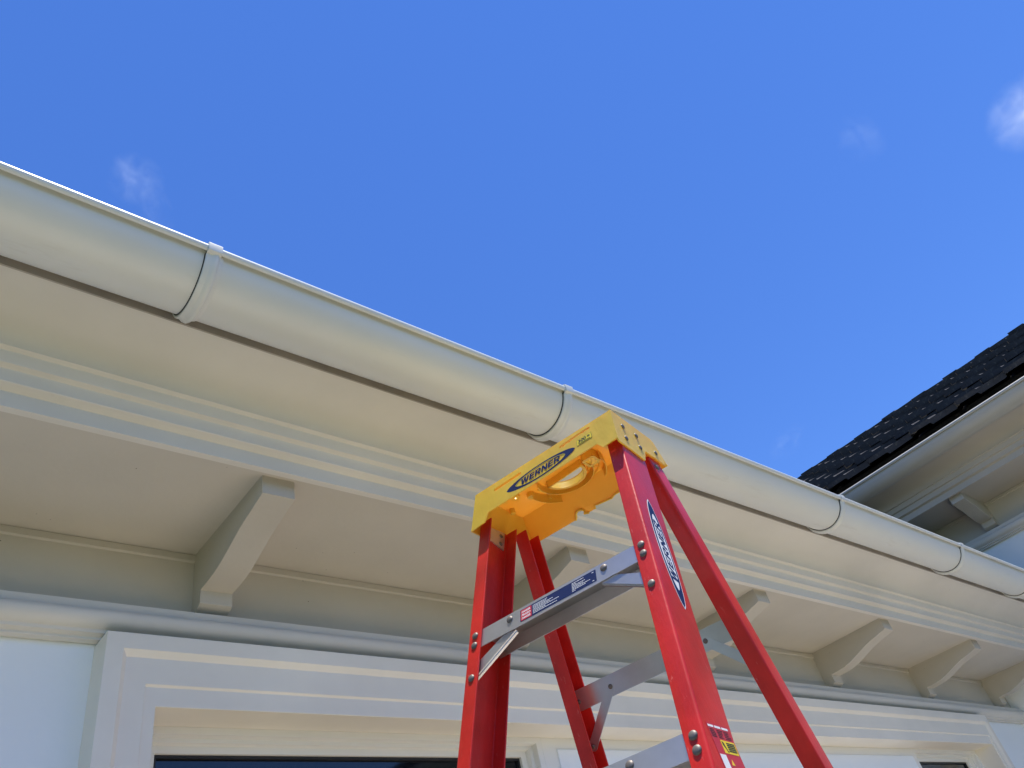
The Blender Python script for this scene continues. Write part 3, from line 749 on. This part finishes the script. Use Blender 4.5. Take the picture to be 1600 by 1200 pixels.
obj('blue_box', flat(rect(.0015, .0600, -.0800, -.0600), org, exs, eys, .0004), M['navy'], wl)
obj('white_box', flat(rect(.0035, .020, -.0780, -.0620), org, exs, eys, .0006), M['white'], wl)
# long sticker on the top step (its square code is left out)
st = steps[0]; t0 = s1+.0050
org = Vector((-.0755, -al*t0+.0042, H0-t0)); exq = Vector((1, 0, 0)); eyq = Vector((0, al, 1)).normalized()
# the skirt leans with the rails
sk = obj('step_label', flat(roundpoly(rect(0, .158, -.0232, 0), .0012, 2), org, exq, eyq, .0002), M['navy'], st)
obj('danger_panel', flat(rect(.0015, .0245, -.0220, -.0012), org, exq, eyq, .0004), M['redprint'], sk)
for i, wd in enumerate(('DANGER', 'PELIGRO', 'DANGER')):
    obj('lettering', mapped(text_bm(wd, .0040, .02, .12, width=.0185), org+exq*.0130+eyq*(-.0055-.0062*i), exq, eyq, .0006), M['white'], sk)
bm = bmesh.new(); R_ = random.Random(3)
def dashes(x0, x1, yv, hgt=.0009):
    x = x0
    while x < x1-.002:
        l_ = R_.uniform(.0018, .0050); e = min(x+l_, x1)
        b2 = flat(rect(x, e, yv, yv+hgt), org, exq, eyq, .0004); m2 = bpy.data.meshes.new('t'); b2.to_mesh(m2); b2.free(); bm.from_mesh(m2); bpy.data.meshes.remove(m2)
        x = e+.0008
for j, xe in enumerate((.060, .056, .072, .066, .082, .054, .078)): dashes(.0275, xe, -.0040-.0026*j)
obj('small_print', bm, M['white'], sk); bm = bmesh.new()
for j, xe in enumerate((.134, .118, .136, .132, .146, .139, .116)): dashes(.1095, xe, -.0040-.0026*j)
dashes(.1500, .1545, -.004); dashes(.1500, .1545, -.0205)
obj('small_print', bm, M['white'], sk)

# ------------------------------------------------------------------ clouds, far up behind the roofs
def cloud(d, dist, size, density, cut, seed, label, tilt=0):
    d = Vector(d).normalized(); p = d*dist
    bm = bmesh.new(); bmesh.ops.create_icosphere(bm, subdivisions=3, radius=1)
    r = random.Random(seed)
    for v in bm.verts: v.co *= 1+r.uniform(-.06, .06)
    o = obj('cloud', bm, cloud_mat('cloud_vapour', density, cut, seed), None, 60)
    o.location = p+Vector((0, 0, CAM_H)); o.scale = size
    q = (-d).to_track_quat('Z', 'Y'); o.rotation_mode = 'QUATERNION'; o.rotation_quaternion = q @ Matrix.Rotation(tilt, 4, 'Z').to_quaternion()
    o['label'] = label; o['category'] = 'cloud'; return o
cloud((.1210, .5630, .8175), 500, (17, 17, 14), .019, .42, 3.1, 'small thin wisp of white cloud above the left end of the gutter', 0)
cloud((.1500, .5800, .8005), 500, (11, 20, 10), .013, .45, 8.3, 'faint trailing cloud shred just below the left wisp', .5)
cloud((.7895, -.0960, .6060), 500, (24, 21, 16), .045, .40, 5.2, 'brightest white puff of cloud at the right edge of the sky', 0)
cloud((.7297, .0304, .6830), 500, (14, 18, 10), .008, .42, 1.7, 'very faint cloud smudge high on the right, left of the bright puff', 0)
cloud((.8217, .3105, .4779), 500, (16, 9, 8), .013, .45, 6.6, 'faint cloud shred low in the sky just above the gutter', .4)
